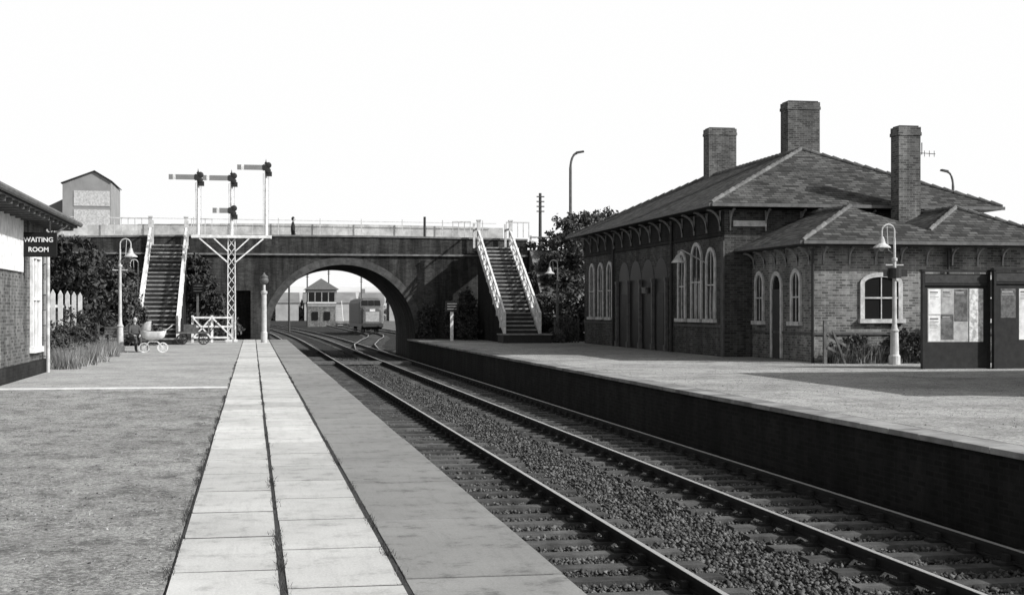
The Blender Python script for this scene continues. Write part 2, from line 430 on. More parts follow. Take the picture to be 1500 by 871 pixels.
# ---------------------------------------------------------------- windows
def arched_window(fr,gl,ax,pos,c,w,z0,z1,depth=.12,sign=-1,surr=.14,bars=True,door=False):
    def pt(u,z,d):
        return (pos+sign*d,c+u,z) if ax=='x' else (c+u,pos+sign*d,z)
    h=w/2; rise=h if w<1.05 else h*.35
    def outline(o,n=12):
        pts=[(-h-o,z0)]
        R=rise+o; zc=z1-rise
        for k in range(n+1):
            a=math.pi-math.pi*k/n; pts.append(((h+o)*math.cos(a),zc+R*math.sin(a)))
        pts.append((h+o,z0)); return pts
    i0=outline(0); i1=outline(surr)
    for k in range(len(i0)-1):
        a,b,c2,d=i0[k],i0[k+1],i1[k+1],i1[k]
        q=[pt(a[0],a[1],.005),pt(b[0],b[1],.005),pt(c2[0],c2[1],.005),pt(d[0],d[1],.005)]
        vec=(sign*.06,0,0) if ax=='x' else (0,sign*.06,0)
        fr.prism(q,None,vec)
    gl.add([pt(u,z,.012) for u,z in i0],[tuple(range(len(i0)))])
    def bar(u0,u1,za,zb,d=.03):
        a=pt(u0,za,.014); b=pt(u1,zb,.014+d)
        fr.box(min(a[0],b[0]),max(a[0],b[0]),min(a[1],b[1]),max(a[1],b[1]),min(a[2],b[2]),max(a[2],b[2]))
    if bars:
        bar(-.015,.015,z0,z1-.02); mid=(z0+z1)/2
        bar(-h+.002,-.017,mid-.025,mid+.025,.04); bar(.017,h-.002,mid-.025,mid+.025,.04)
    if not door:
        a=pt(-h-surr-.06,z0-.13,.004); b=pt(h+surr+.06,z0-.002,.16)
        fr.box(min(a[0],b[0]),max(a[0],b[0]),min(a[1],b[1]),max(a[1],b[1]),a[2],b[2])
def hip(name,mat,x0,x1,y0,y1,z,rise,parent,th=.12):
    h=(x1-x0)/2; xm=(x0+x1)/2
    A=[(x0,y0,z),(x1,y0,z),(x1,y1,z),(x0,y1,z),(xm,y0+h,z+rise),(xm,y1-h,z+rise)]
    m=MB().add(A,[(0,1,4),(1,2,5,4),(2,3,5),(3,0,4,5)])
    B=[(x0,y0,z-th),(x1,y0,z-th),(x1,y1,z-th),(x0,y1,z-th)]
    m2=MB().add(A[:4]+B,[(0,4,5,1),(1,5,6,2),(2,6,7,3),(3,7,4,0),(7,6,5,4)])
    O(name,m,mat,parent); O('fascia',m2,M['dark'],parent)
    r=MB()
    def line(p,q):
        p=Vector(p);q=Vector(q);L=(q-p).length;n=int(L/.42);d=(q-p)/n
        for i in range(n):
            a=p+d*(i+.02); b=p+d*(i+1.0); r.tube([a,b+Vector((0,0,.02))],[.07,.095],8)
    line(A[0],A[4]);line(A[1],A[4]);line(A[2],A[5]);line(A[3],A[5]);line(A[4],A[5])
    O('ridge_tiles',r,M['ridge'],parent)
def brackets(ax,wallpos,sign,ends,z,drop,out,step,mb,w=.05):
    a,b=ends; n=max(1,int(round((b-a)/step)))
    for i in range(n+1):
        c=a+(b-a)*i/n
        outer=[(out*(1-math.cos(t))+.05,z-drop+(drop-.06)*math.sin(t)) for t in [math.pi/2*k/7 for k in range(8)]]
        innr=[(max(.0,dd-.06),zz+.06*(zi/7)) for zi,(dd,zz) in enumerate(outer)]
        for k in range(7):
            q=[outer[k],outer[k+1],innr[k+1],innr[k]]
            if ax=='x': mb.prism([(wallpos+sign*d,c-w/2,zz) for d,zz in q],None,(0,w,0))
            else: mb.prism([(c-w/2,wallpos+sign*d,zz) for d,zz in q],None,(w,0,0))
        if ax=='x': mb.box(min(wallpos,wallpos+sign*.05),max(wallpos,wallpos+sign*.05),c-w/2,c+w/2,z-drop-.15,z-.05)
        else: mb.box(c-w/2,c+w/2,min(wallpos,wallpos+sign*.05)-.001,max(wallpos,wallpos+sign*.05),z-drop-.15,z-.05)
# ---------------------------------------------------------------- station building
e=E('station_building')
O('main_walls',MB().box(16,25.3,46.9,67.9,-.5,5.08),M['brick'],e)
hip('main_roof',M['roof'],15.3,26.0,46.2,68.6,5.25,2.5,e)
fr=MB(); gl=MB(); br=MB(); tr=MB()
for c,w in ((48.3,.8),(49.95,1.04),(51.75,.75),(62.8,.75),(64.5,.75),(66.2,.75)):
    arched_window(fr,gl,'x',16,c,w,1.3,3.95 if w>1 else 3.7,bars=True)
O('frieze',MB().box(15.93,15.997,46.9,67.9,4.18,4.26).box(15.95,15.997,46.9,67.9,4.3,5.0),M['brick_dark'],e)
brackets('x',15.93,-1,(47.1,67.7),5.1,.6,.48,1.47,br)
brackets('y',46.9,-1,(16.2,25.2),5.1,.6,.48,1.28,br)
tr.box(15.96,15.997,46.88,53.4,1.0,1.1); tr.box(15.96,15.997,61.4,67.9,1.0,1.1)
tr.box(15.94,15.997,46.85,47.15,-.4,4.0)
lg=MB(); lp=MB()
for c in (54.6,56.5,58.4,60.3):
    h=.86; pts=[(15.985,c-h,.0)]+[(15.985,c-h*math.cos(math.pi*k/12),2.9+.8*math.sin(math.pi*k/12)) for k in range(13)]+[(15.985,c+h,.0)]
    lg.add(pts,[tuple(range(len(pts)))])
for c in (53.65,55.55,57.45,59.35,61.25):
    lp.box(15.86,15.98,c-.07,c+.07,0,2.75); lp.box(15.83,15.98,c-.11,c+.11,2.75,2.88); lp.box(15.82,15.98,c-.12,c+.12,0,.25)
O('porch_shade_sheets',lg,M['black'],e); O('porch_columns',lp,M['mid'],e)  # flat black sheets paint the porch's inner shade onto the solid wall
O('porch_doors',MB().box(15.95,15.98,54.1,55.1,0,2.3).box(15.95,15.98,59.8,60.8,0,2.3),M['dark'],e)
O('porch_notice',MB().box(15.8,15.9,56.2,56.8,2.3,2.55),M['mid'],e)
O('extension_walls',MB().box(17,25.2,41.4,46.897,-.5,3.62),M['brick_ext'],e)
zE=3.72
A=[(16.4,40.8,zE),(25.5,40.8,zE),(22.8,43.5,zE+1.25),(20.95,41.65,zE+.393),(19.1,43.5,zE+1.25),(16.4,46.89,zE),(25.5,46.89,zE),(22.8,46.89,zE+1.25),(20.95,46.89,zE+.393),(19.1,46.89,zE+1.25)]
O('extension_roof',MB().add(A,[(0,1,2,3,4),(0,4,9,5),(4,3,8,9),(3,2,7,8),(2,1,6,7)]),M['roof'],e)
O('extension_fascia',MB().box(16.41,25.49,40.81,46.88,zE-.13,zE-.003),M['dark'],e)
r=MB()
def rline(p,q,r=r):
    p=Vector(p);q=Vector(q);n=int((q-p).length/.42);d=(q-p)/n
    for i in range(n): r.tube([p+d*(i+.02),p+d*(i+1)+Vector((0,0,.02))],[.065,.09],8)
rline(A[0],A[4]);rline(A[4],A[9]);rline(A[2],A[7]);rline(A[1],A[2]);rline(A[3],A[2])
O('extension_ridge_tiles',r,M['ridge'],e)
brackets('x',17,-1,(41.7,46.6),3.58,.42,.4,.98,br)
brackets('y',41.4,-1,(17.3,25.0),3.58,.42,.4,.85,br)
arched_window(fr,gl,'x',17,46.1,.6,1.25,2.8); arched_window(fr,gl,'x',17,42.8,.6,1.25,2.8)
arched_window(fr,gl,'x',17,44.5,.75,0.05,2.75,bars=False,door=True)
arched_window(fr,gl,'y',41.4,19.2,1.12,1.34,2.64,surr=.14)
arched_window(fr,gl,'y',41.4,23.3,1.12,1.34,2.64,surr=.14)
tr.box(16.96,25.25,41.34,41.397,.85,.93); tr.box(16.95,16.997,41.36,46.85,.85,.93)
O('window_frames',fr,M['whitedirty'],e); O('window_glass',gl,M['glass'],e); O('eaves_brackets',br,plain('bracket_paint',.26,.4,5),e); O('stone_bands',tr,plain('dark_band',.09,.4,5),e)
O('vent_louvre',MB().box(16.3,17.5,46.84,46.897,4.5,4.7),M['whitedirty'],e)
O('door',MB().box(16.96,16.985,44.15,44.85,.05,2.3),M['dark'],e)
ch=MB(); cc=MB()
def chimney(x,y,wx,wy,z0,z1):
    ch.box(x-wx/2,x+wx/2,y-wy/2,y+wy/2,z0,z1-.3)
    ch.box(x-wx/2-.03,x+wx/2+.03,y-wy/2-.03,y+wy/2+.03,z1-.298,z1-.18)
    ch.box(x-wx/2-.01,x+wx/2+.01,y-wy/2-.01,y+wy/2+.01,z1-.178,z1)
    cc.box(x-wx/2+.05,x+wx/2-.05,y-wy/2+.05,y+wy/2-.05,z1+.002,z1+.05)
chimney(21.0,62.2,1.3,.8,6.5,9.85); chimney(21.35,53.4,1.32,.8,6.5,9.8); chimney(22.2,45.9,.8,.62,3.5,7.9)
O('chimneys',ch,M['brick_ch'],e); O('chimney_flaunching',cc,M['dark'],e)
ae=MB(); ae.tube([(22.6,45.9,7.0),(22.8,45.9,7.0),(22.8,45.9,7.4)],.018); ae.beam((22.6,45.9,7.05),(23.3,45.9,7.02),.022)
for i in range(3): ae.beam((22.9+i*.18,45.9,6.92),(22.9+i*.18,45.9,7.13),.015)
O('aerial',ae,M['iron'],e)
dp=MB()
for p in ((15.9,52.9),(15.9,61.9)): dp.tube([(p[0],p[1],0),(p[0],p[1],4.9)],.06)
dp.tube([(16.9,41.25,0),(16.9,41.25,3.5)],.05); dp.tube([(21.4,41.3,0),(21.4,41.3,3.55)],.05)
O('downpipes',dp,M['dark'],e)
gt=MB(); gt.box(15.2,15.3,46.15,68.65,5.13,5.24); gt.box(15.302,26.05,46.1,46.2,5.13,5.24); gt.box(16.3,16.4,40.75,46.8,3.62,3.72); gt.box(16.402,25.5,40.7,40.8,3.62,3.72)
O('gutters',gt,M['mid'],e)
e=E('brick_outbuilding')
O('walls',MB().box(19.1,27,20.9,30.1,-.5,4.95),M['brick'],e)
hip('roof',M['roof'],18.7,27.4,20.5,30.5,5.1,1.9,e)
fr=MB();gl=MB()
for c in (22.3,25,27.7): arched_window(fr,gl,'x',19.1,c,1.0,1.2,3.0)
O('window_frames',fr,M['whitedirty'],e); O('window_glass',gl,M['glass'],e)
# ---------------------------------------------------------------- waiting room
e=E('waiting_room_building')
O('brick_walls',MB().box(-11,-5.35,22,39.1,-.3,3.78),brick('waiting_room_brick',.17,mc=.26,contrast=.5,stain=.5),e)
O('painted_upper_wall',MB().box(-5.347,-5.30,22,35.0,2.5,3.76),M['white'],e)
m=MB(); A=[(-4.6,21.3,3.93),(-4.6,39.7,3.93),(-8.2,39.7,5.5),(-8.2,21.3,5.5),(-11.8,39.7,3.93),(-11.8,21.3,3.93)]
m.add(A,[(0,1,2,3),(3,2,4,5)]); O('roof',m,M['roof'],e)
m=MB(); m.box(-11.7,-4.62,21.35,39.65,3.8,3.922); O('soffit',m,M['dark'],e)
m=MB()
for i in range(24): m.box(-5.3,-4.66,21.8+i*.75,21.87+i*.75,3.70,3.797)
O('rafter_ends',m,M['mid'],e)
O('gutter',MB().tube([(-4.56,21.3,3.9),(-4.56,39.75,3.9)],.07),M['mid'],e)
O('end_gable',MB().add([(-5.4,39.08,3.78),(-11,39.08,3.78),(-8.2,39.08,5.4)],[(0,1,2)]),M['brick'],e)
fr=MB();gl=MB()
for c in (37.0,27.5):
    fr.box(-5.345,-5.27,c-.75,c-.62,.7,3.0);fr.box(-5.345,-5.27,c+.62,c+.75,.7,3.0);fr.box(-5.345,-5.27,c-.618,c+.618,2.88,3.0);fr.box(-5.345,-5.22,c-.8,c+.8,.56,.698)
    fr.box(-5.33,-5.29,c-.03,c+.03,.7,2.88);fr.box(-5.33,-5.28,c-.618,c-.032,1.85,1.92);fr.box(-5.33,-5.28,c+.032,c+.618,1.85,1.92)
    gl.box(-5.345,-5.335,c-.61,c+.61,.7,2.87)
O('window_frames',fr,M['white'],e);O('window_glass',gl,M['cream'],e)
q=MB()
for i in range(9): q.box(-5.42,-5.31,38.75-(.12 if i%2 else 0),39.13,.02+i*.4,.4+i*.4)
O('quoins',q,M['stone'],e)
O('plinth',MB().box(-5.348,-5.25,22,38.6,-.05,.35),M['brick_dark'],e)
dp=MB(); dp.tube([(-5.2,38.3,0),(-5.2,38.3,3.4),(-4.7,38.3,3.85)],.05); O('downpipe',dp,M['whitedirty'],e)
def text(s,size,loc,rot,mat,parent):
    c=bpy.data.curves.new('lettering','FONT'); c.body=s; c.size=size; c.align_x='CENTER'; c.align_y='CENTER'; c.extrude=.004; c.offset=size*.02
    o=bpy.data.objects.new('lettering',c); COL.objects.link(o); o.location=loc; o.rotation_euler=rot; c.materials.append(mat); o.parent=parent; return o
e=E('waiting_room_sign')
O('board',MB().box(-5.38,-4.54,34.97,35.03,2.86,3.44),M['black'],e,bevel=.02)
text('WAITING',.155,(-4.96,34.96,3.26),(math.pi/2,0,0),M['white'],e); text('ROOM',.155,(-4.96,34.96,3.03),(math.pi/2,0,0),M['white'],e)
O('hanger',MB().beam((-5.2,35,3.44),(-5.2,35,3.8),.03).beam((-4.7,35,3.44),(-4.7,35,3.82),.03),M['iron'],e)
# ---------------------------------------------------------------- lamps
def lamp(x,y,h=4.2,d=1,sign=None,pm='cream'):
    e=E('platform_lamp'); m=MB()
    m.lathe(x,y,[(0,.17),(.25,.17),(.3,.13),(.95,.115),(1.0,.14),(1.06,.09),(1.2,.07),(h-1.1,.05),(h-1.08,.085),(h-1.0,.085),(h-.98,.04),(h-.4,.035)])
    m.beam((x-.28,y,h-1.2),(x+.28,y,h-1.2),.035)
    O('post',m,M[pm],e)
    n=MB(); pts=[(x,y,h-.4)]+[(x+d*(.2-.2*math.cos(t)),y,h-.2+.2*math.sin(t)) for t in [math.pi*k/8 for k in range(9)]]+[(x+d*.40,y,h-.4)]
    n.tube(pts,.025,8); n.tube([(x,y,h-.9),(x+d*.2,y,h-.75),(x+d*.24,y,h-.05)],.012,6)
    O('swan_neck',n,M[pm],e)
    s=MB().lathe(x+d*.40,y,[(h-.36,.05),(h-.45,.08),(h-.56,.11),(h-.68,.26),(h-.70,.26)]); O('shade',s,M['whitedirty'],e)
    O('bulb',MB().ball((x+d*.40,y,h-.72),.08),M['stone'],e)
    if sign:
        O('station_totem',MB().box(x-.38,x+.38,y-.06,y-.045,h-1.55,h-1.33).lathe(x,y-.0,[(h-1.6,.01),(h-1.59,.2),(h-1.29,.2),(h-1.28,.01)]),M['dark'],e)
    return e
lamp(-5.0,56.4,4.35,1); lamp(-5.75,75,4.2,-1); lamp(18.75,39.5,4.15,-1,True,'cream'); lamp(15.2,70.5,4.15,-1,None,'mid')
e=E('wall_lantern')
O('bracket',MB().tube([(15.99,48.9,3.3),(15.4,48.9,3.6),(15.1,48.9,3.75),(14.95,48.9,3.7),(14.95,48.9,3.55)],.025),M['cream'],e)
O('shade',MB().lathe(14.95,48.9,[(3.58,.05),(3.5,.1),(3.32,.24),(3.3,.24)]),M['whitedirty'],e)
e=E('globe_lamp_post')
O('post',MB().lathe(.57,72,[(0,.16),(.5,.16),(.55,.13),(2.4,.12),(2.45,.16),(2.55,.16),(2.6,.07),(2.9,.06)]),M['cream'],e)
O('globe',MB().ball((.57,72,3.1),.22).lathe(.57,72,[(3.24,.2),(3.3,.19),(3.4,.06),(3.48,.03)]),M['mid'],e,smooth=True)
def street_lamp(x,y,z0,z1,d):
    e=E('street_lamp')
    pts=[(x,y,z0),(x,y,z1-1.1)]+[(x+d*(.45-.45*math.cos(t)),y,z1-1.1+1.05*math.sin(t)) for t in [math.pi/2*k/6 for k in range(1,7)]]
    O('column',MB().tube(pts,[.12,.1]+[.08]*6,8),M['mid'],e)
    O('lantern',MB().prism([(x+d*.4,y-.15,z1-.1),(x+d*.95,y-.12,z1+.02),(x+d*.9,y-.12,z1+.14),(x+d*.4,y-.12,z1+.06)],None,(0,.28,0)),M['dark'],e)
street_lamp(21.4,95,4,12.4,1); street_lamp(49.6,95,3,11.6,-1)
def pole(x,y,z0,z1):
    e=E('telegraph_pole'); O('pole',MB().tube([(x,y,z0),(x,y,z1)],[.14,.1]),M['bark'],e)
    c=MB()
    for i in range(4): c.box(x-.28,x+.28,y-.14,y-.06,z1-.3-i*.35,z1-.22-i*.35)
    O('crossarms',c,M['bark'],e)
pole(20.3,100,3,10.0)
pole(4.5,180,-1.2,7); pole(9,240,-1.2,8.5); pole(13.6,260,-1.2,9.5); pole(21,280,-1.2,8.5)
# ---------------------------------------------------------------- signals
e=E('semaphore_signal_gantry')
SX,SY=-1.05,74; w=.17
m=MB()
for a in (-1,1):
    for b in (-1,1): m.beam((SX+a*w*1.2,SY+b*w*1.2,0),(SX+a*w,SY+b*w,5.32),.045)
for i in range(11):
    z0=.1+i*.47; z1=z0+.47
    for b in (-1,1):
        s=1 if i%2 else -1
        m.beam((SX-w*s,SY+b*w,z0),(SX+w*s,SY+b*w,z1),.03); m.beam((SX+w*s,SY+b*w,z0),(SX-w*s,SY+b*w,z1),.03)
        m.beam((SX+b*w,SY-w*s,z0),(SX+b*w,SY+w*s,z1),.03)
m.box(SX-.3,SX+.3,SY-.3,SY+.3,0,.12)
O('lattice_post',m,M['white'],e)
m=MB(); m.box(-3.05,.97,SY-.35,SY-.27,5.28,5.43); m.box(-3.05,.97,SY+.27,SY+.35,5.28,5.43); m.box(-3.05,.97,SY-.265,SY+.265,5.32,5.36)
for s in (-1,1):
    m.beam((SX+s*.18,SY-.3,4.6),(SX+s*.9,SY-.3,5.28),.05,.06)
    m.beam((SX+s*.2,SY-.3,4.05),(SX+s*1.6,SY-.3,5.26),.05,.07)
O('bracket_deck',m,M['white'],e)
d=MB(); ar=MB(); st=MB(); sp=MB(); fin=MB(); lad=MB()
def arm(x,za,L):
    ar.box(x-L,x-.12,SY-.16,SY-.14,za-.13,za+.13); st.box(x-L+.2,x-L+.34,SY-.166,SY-.162,za-.13,za+.13)
    sp.ball((x+.12,SY-.16,za+.12),.16,1,.3,1); sp.ball((x+.1,SY-.16,za-.15),.15,1,.3,1); sp.box(x-.16,x+.14,SY-.19,SY-.13,za-.16,za+.16)
    sp.box(x-.02,x+.3,SY-.15,SY+.15,za-.42,za-.2)
for x,zt in ((-2.72,8.5),(SX,8.48),(.68,9.05)):
    d.tube([(x,SY,5.43),(x,SY,zt+.05)],[.09,.06]); fin.lathe(x,SY,[(zt+.05,.08),(zt+.1,.08),(zt+.16,.03),(zt+.3,.005)],8)
    arm(x,zt-.15,1.45)
    for s_ in (-.14,.14): lad.beam((x+s_,SY+.34,5.4),(x+s_,SY+.16,zt-.4),.02)
    for k in range(8): lad.beam((x-.14,SY+.33-.02*k,5.7+k*.34),(x+.14,SY+.33-.02*k,5.7+k*.34),.015)
arm(SX,6.68,.95)
O('dolls',d,M['white'],e); O('signal_arms',ar,plain('signal_arm_enamel',.2,.1,3,.5),e); O('arm_stripes',st,M['white'],e); O('spectacles',sp,M['dark'],e); O('finials',fin,M['dark'],e); O('ladders',lad,M['whitedirty'],e)
# ---------------------------------------------------------------- white barrier
e=E('white_barrier_fence'); m=MB()
for x in (-2.95,-2.0,-.98): m.box(x-.06,x+.06,72.9,73.02,0,1.35)
for z in (.2,.75,1.2): m.box(-2.95,-.98,72.85,72.9,z,z+.09)
m.beam((-2.9,72.83,.25),(-2.05,72.83,1.2),.04,.07); m.beam((-1.95,72.83,1.2),(-1.0,72.83,.25),.04,.07); m.beam((-2.9,72.83,1.2),(-2.05,72.83,.25),.04,.07)
O('timber_rails',m,M['white'],e)
m=MB()
for i in range(7):
    y=47.5+i*1.9; x=-6.62; m.prism([(x,y-.09,-.2),(x+.15,y-.09,-.2),(x+.15,y-.09,2.15),(x+.075,y-.09,2.3),(x,y-.09,2.15)],None,(0,.12,0))
for z in (.7,1.7): m.box(-6.9,-6.8,46.8,60,z,z+.1)
O('concrete_fence',m,M['concrete'])
# ---------------------------------------------------------------- poster boards
def pap(name,a,b,s):
    t=NT(name); return t.fin(t.ramp(t.noise(s,7,.7),[(.4,a),(.6,b)]),.6)
M['paper']=pap('poster_paper',.55,.8,3); M['map']=pap('poster_map',.35,.8,9); M['paper2']=pap('poster_grey',.3,.45,5); M['paperdk']=pap('poster_dark',.07,.16,6)
def board(x0,x1,y,z0,z1,posters):
    e=E('poster_board')
    O('panel',MB().box(x0,x1,y,y+.06,z0,z1),M['dark'],e)
    f=MB(); f.box(x0-.06,x0,y-.04,y+.1,0,z1+.05); f.box(x1,x1+.06,y-.04,y+.1,0,z1+.05); f.box(x0-.08,x1+.08,y-.06,y+.12,z1+.052,z1+.12); f.box(x0,x1,y-.04,y+.0,z1-.32,z1-.27)
    O('frame',f,M['dark'],e)
    O('header_strip',MB().box(x0+.02,x1-.02,y-.015,y-.002,z1-.25,z1-.03),M['iron'],e)
    for (a,b,c,d,mt,ly,txt) in posters:
        yy=y-.004-ly*.004
        O('poster',MB().box(a,b,yy-.003,yy,c,d),M[mt],e)
        if txt:
            t=MB(); k=0; zz=d-.07
            while zz>c+.05 and k<txt:
                hh=.03 if k==0 else .009
                t.box(a+.04,b-.04-random.random()*(b-a)*.4,yy-.0055,yy-.0035,zz-hh,zz); zz-=hh+.03; k+=1
            O('print',t,M['dark'] if mt!='paperdk' else M['paper2'],e)
X0=18.05
board(X0,X0+1.88,36.2,.02,2.6,[(X0+.1,X0+1.3,.74,2.2,'paper2',0,0),(X0+.12,X0+.48,1.5,2.18,'paper',1,5),(X0+.12,X0+.46,.76,1.46,'paper',1,7),(X0+.49,X0+.86,.8,1.5,'paperdk',1,3),(X0+.5,X0+.86,1.54,2.18,'paper2',1,4),(X0+.88,X0+1.28,1.3,2.18,'paperdk',1,2),(X0+1.33,X0+1.74,.74,2.2,'map',0,0)])
board(20.05,21.6,36.0,.02,2.65,[(20.75,21.3,.8,2.2,'paper',0,6),(20.2,20.65,1.4,2.2,'paperdk',0,3)])
# ---------------------------------------------------------------- small signs
def notice(x0,x1,y,z0,z1,px0,px1,pm):
    e=E('warning_notice')
    O('board',MB().box(x0,x1,y,y+.04,z0,z1),M['black'],e); O('post',MB().box(px0,px1,y+.045,y+.14,0,z1-.1),M[pm],e)
    t=MB()
    for i in range(3): t.box(x0+.1,x1-.1,y-.01,y-.003,z0+.11+i*.14,z0+.135+i*.14)
    O('lettering',t,M['stone'],e)
notice(9.95,10.65,74,1.55,2.1,10.22,10.38,'white'); notice(-3.15,-2.5,76.5,2.5,3.05,-2.9,-2.78,'wood')
# ---------------------------------------------------------------- luggage trolley
def wheel(mb,c,r,axis='y',w=.05,spokes=8):
    pts=[(c[0]+r*math.cos(2*math.pi*k/16),c[1],c[2]+r*math.sin(2*math.pi*k/16)) for k in range(17)]
    mb.tube(pts,w/2,6)
    for k in range(spokes):
        t=2*math.pi*k/spokes; mb.beam(c,(c[0]+r*math.cos(t),c[1],c[2]+r*math.sin(t)),w*.4)
e=E('luggage_trolley'); tx,ty=-2.75,68.2
m=MB(); m.box(tx-.75,tx+.75,ty-.4,ty+.4,.52,.6); m.box(tx-.75,tx-.7,ty-.4,ty+.4,.6,1.25); m.box(tx+.7,tx+.75,ty-.4,ty+.4,.6,1.1)
for i in range(4): m.box(tx-.76,tx-.69,ty-.36+i*.22,ty-.3+i*.22,.6,1.35)
m.box(tx-.4,tx+.15,ty-.3,ty+.2,.602,.95)
O('deck',m,M['wood'],e); m=MB()
for a in (-.5,.5):
    for b in (-.42,.42): wheel(m,(tx+a,ty+b,.25),.23)
m.beam((tx+.75,ty,.5),(tx+1.15,ty,1.1),.04)
O('wheels',m,M['iron'],e)
# ---------------------------------------------------------------- pram
e=E('pram'); px,py=-3.7,55.6
m=MB(); N=14
def sec(x,w,zt,zb):
    return [(x,py-w,zt),(x,py-w*.9,(zt+zb)/2),(x,py-w*.5,zb),(x,py+w*.5,zb),(x,py+w*.9,(zt+zb)/2),(x,py+w,zt)]
vs=[]
for i in range(N+1):
    u=-1+2*i/N; vs+=sec(px+u*.47,.08+.18*math.sqrt(max(0,1-u**4)),.80+.05*abs(u)**3,.80-.30*math.sqrt(max(0,1-abs(u)**3))-.02)
fs=[]
for i in range(N):
    for k in range(5): fs.append((i*6+k,i*6+k+1,(i+1)*6+k+1,(i+1)*6+k))
m.add(vs,fs); O('body',m,M['white'],e,smooth=True)
m=MB(); hv=[];hf=[]
for i in range(8):
    a=math.radians(0+i*14)
    for k in range(9):
        b=math.pi*k/8
        hv.append((px-.12-.36*math.cos(a)*math.sin(b)*.98,py-.26*math.cos(b),.84+.36*math.sin(a)*math.sin(b)))
for i in range(7):
    for k in range(8): hf.append((i*9+k,i*9+k+1,(i+1)*9+k+1,(i+1)*9+k))
m.add(hv,hf); O('hood',m,M['whitedirty'],e,smooth=True)
m=MB()
for a in (-.34,.34):
    for b in (-.24,.24): wheel(m,(px+a,py+b,.19),.18,'y',.028,10)
m.tube([(px-.34,py-.2,.19),(px-.15,py-.2,.42),(px+.15,py-.2,.42),(px+.34,py-.2,.19)],.014,6); m.tube([(px-.34,py+.2,.19),(px-.15,py+.2,.42),(px+.15,py+.2,.42),(px+.34,py+.2,.19)],.014,6)
m.tube([(px+.4,py-.2,.8),(px+.68,py-.2,1.02),(px+.68,py+.2,1.02),(px+.4,py+.2,.8)],.014,6)
O('wheels_and_handle',m,M['white'],e)
# ---------------------------------------------------------------- bench
e=E('platform_bench'); bx,by=-4.75,56.9
m=MB()
for i in range(5): m.box(bx-.9,bx+.9,by-.25+i*.1,by-.17+i*.1,.43,.46)
for i in range(4): m.box(bx-.9,bx+.9,by+.26,by+.29,.55+i*.11,.63+i*.11)
O('slats',m,M['wood'],e); m=MB()
for x in (-.75,.75):
    m.beam((bx+x,by-.22,0),(bx+x,by-.22,.43),.05); m.beam((bx+x,by+.25,0),(bx+x,by+.31,.95),.05); m.beam((bx+x,by-.25,.41),(bx+x,by+.27,.41),.05); m.beam((bx+x,by-.25,.65),(bx+x,by+.28,.65),.05)
    m.beam((bx+x,by-.22,.43),(bx+x,by-.25,.65),.04)
O('frame',m,M['iron'],e)
# ---------------------------------------------------------------- people
def person(name,loc,yaw,J,coat,hairlong=False):
    e=E(name)
    order=list(J.keys()); edges=[('pelvis','chest'),('chest','neck'),('neck','head0'),('chest','shl'),('shl','ell'),('ell','wrl'),('chest','shr'),('shr','elr'),('elr','wrr'),
      ('pelvis','hipl'),('hipl','knl'),('knl','anl'),('anl','tol'),('pelvis','hipr'),('hipr','knr'),('knr','anr'),('anr','tor')]
    rad=dict(pelvis=(.17,.13),chest=(.18,.125),neck=(.06,.06),head0=(.055,.055),shl=(.075,.07),shr=(.075,.07),ell=(.05,.05),elr=(.05,.05),wrl=(.034,.034),wrr=(.034,.034),
       hipl=(.105,.105),hipr=(.105,.105),knl=(.07,.07),knr=(.07,.07),anl=(.05,.05),anr=(.05,.05),tol=(.04,.035),tor=(.04,.035))
    me=bpy.data.meshes.new('body'); me.from_pydata([J[k] for k in order],[(order.index(a),order.index(b)) for a,b in edges],[])
    ob=bpy.data.objects.new('body',me); COL.objects.link(ob); ob.parent=e; me.materials.append(coat)
    ob.modifiers.new('Skin','SKIN'); sv=me.skin_vertices[0].data
    for i,k in enumerate(order): sv[i].radius=rad[k]; sv[i].use_root=(k=='pelvis')
    s=ob.modifiers.new('Sub','SUBSURF'); s.levels=2; s.render_levels=2
    h=Vector(J['head0'])+Vector((0,-.02,.12))
    m=MB().ball(h,.115,.72,.88,1.05,16,12); m.add([h+Vector((-.015,-.095,.0)),h+Vector((.015,-.095,.0)),h+Vector((0,-.125,-.015)),h+Vector((0,-.098,.035))],[(0,2,3),(2,1,3),(0,1,2)])
    m.ball(h+Vector((-.083,0,0)),.025,.4,.8,1.2,8,6); m.ball(h+Vector((.083,0,0)),.025,.4,.8,1.2,8,6); m.tube([h+Vector((0,.01,-.2)),h+Vector((0,0,-.06))],[.052,.05],10)
    O('head',m,M['skin'],e,smooth=True)
    m=MB()
    for s_ in (-1,1): m.ball(h+Vector((s_*.03,-.093,.012)),.011,1,.5,.8,8,6)
    m.box(h.x-.022,h.x+.022,h.y-.098,h.y-.09,h.z-.052,h.z-.046); O('eyes_and_mouth',m,M['dark'],e)
    m=MB().ball(h+Vector((0,.022,.028)),.12,.76,.86,1.0,14,10)
    if hairlong: m.ball(h+Vector((0,.05,-.06)),.1,.85,.55,1.1,12,8)
    O('hair',m,M['hair'],e,smooth=True)
    for s_,el,wr in ((-1,'ell','wrl'),(1,'elr','wrr')):
        a=Vector(J[wr]); d=(a-Vector(J[el])).normalized(); side=d.cross(Vector((1,0,0)))
        side=(side if side.length>.1 else Vector((0,1,0))).normalized(); nrm=d.cross(side)
        m=MB().tube([a-d*.02,a+d*.03,a+d*.09],[.028,.04,.038],8)
        for i,L in enumerate((.065,.078,.072,.055)):
            b=a+d*.085+side*(-.03+.02*i); m.tube([b,b+d*L*.55+nrm*.008,b+d*L*.95+nrm*.03],[.0095,.009,.006],6)
        b=a+d*.03-side*.035; m.tube([b,b+d*.03-side*.025,b+d*.06-side*.03],[.012,.011,.008],6)
        O('hand',m,M['skin'],e,smooth=True)
    e.location=loc; e.rotation_euler=(0,0,yaw); return e
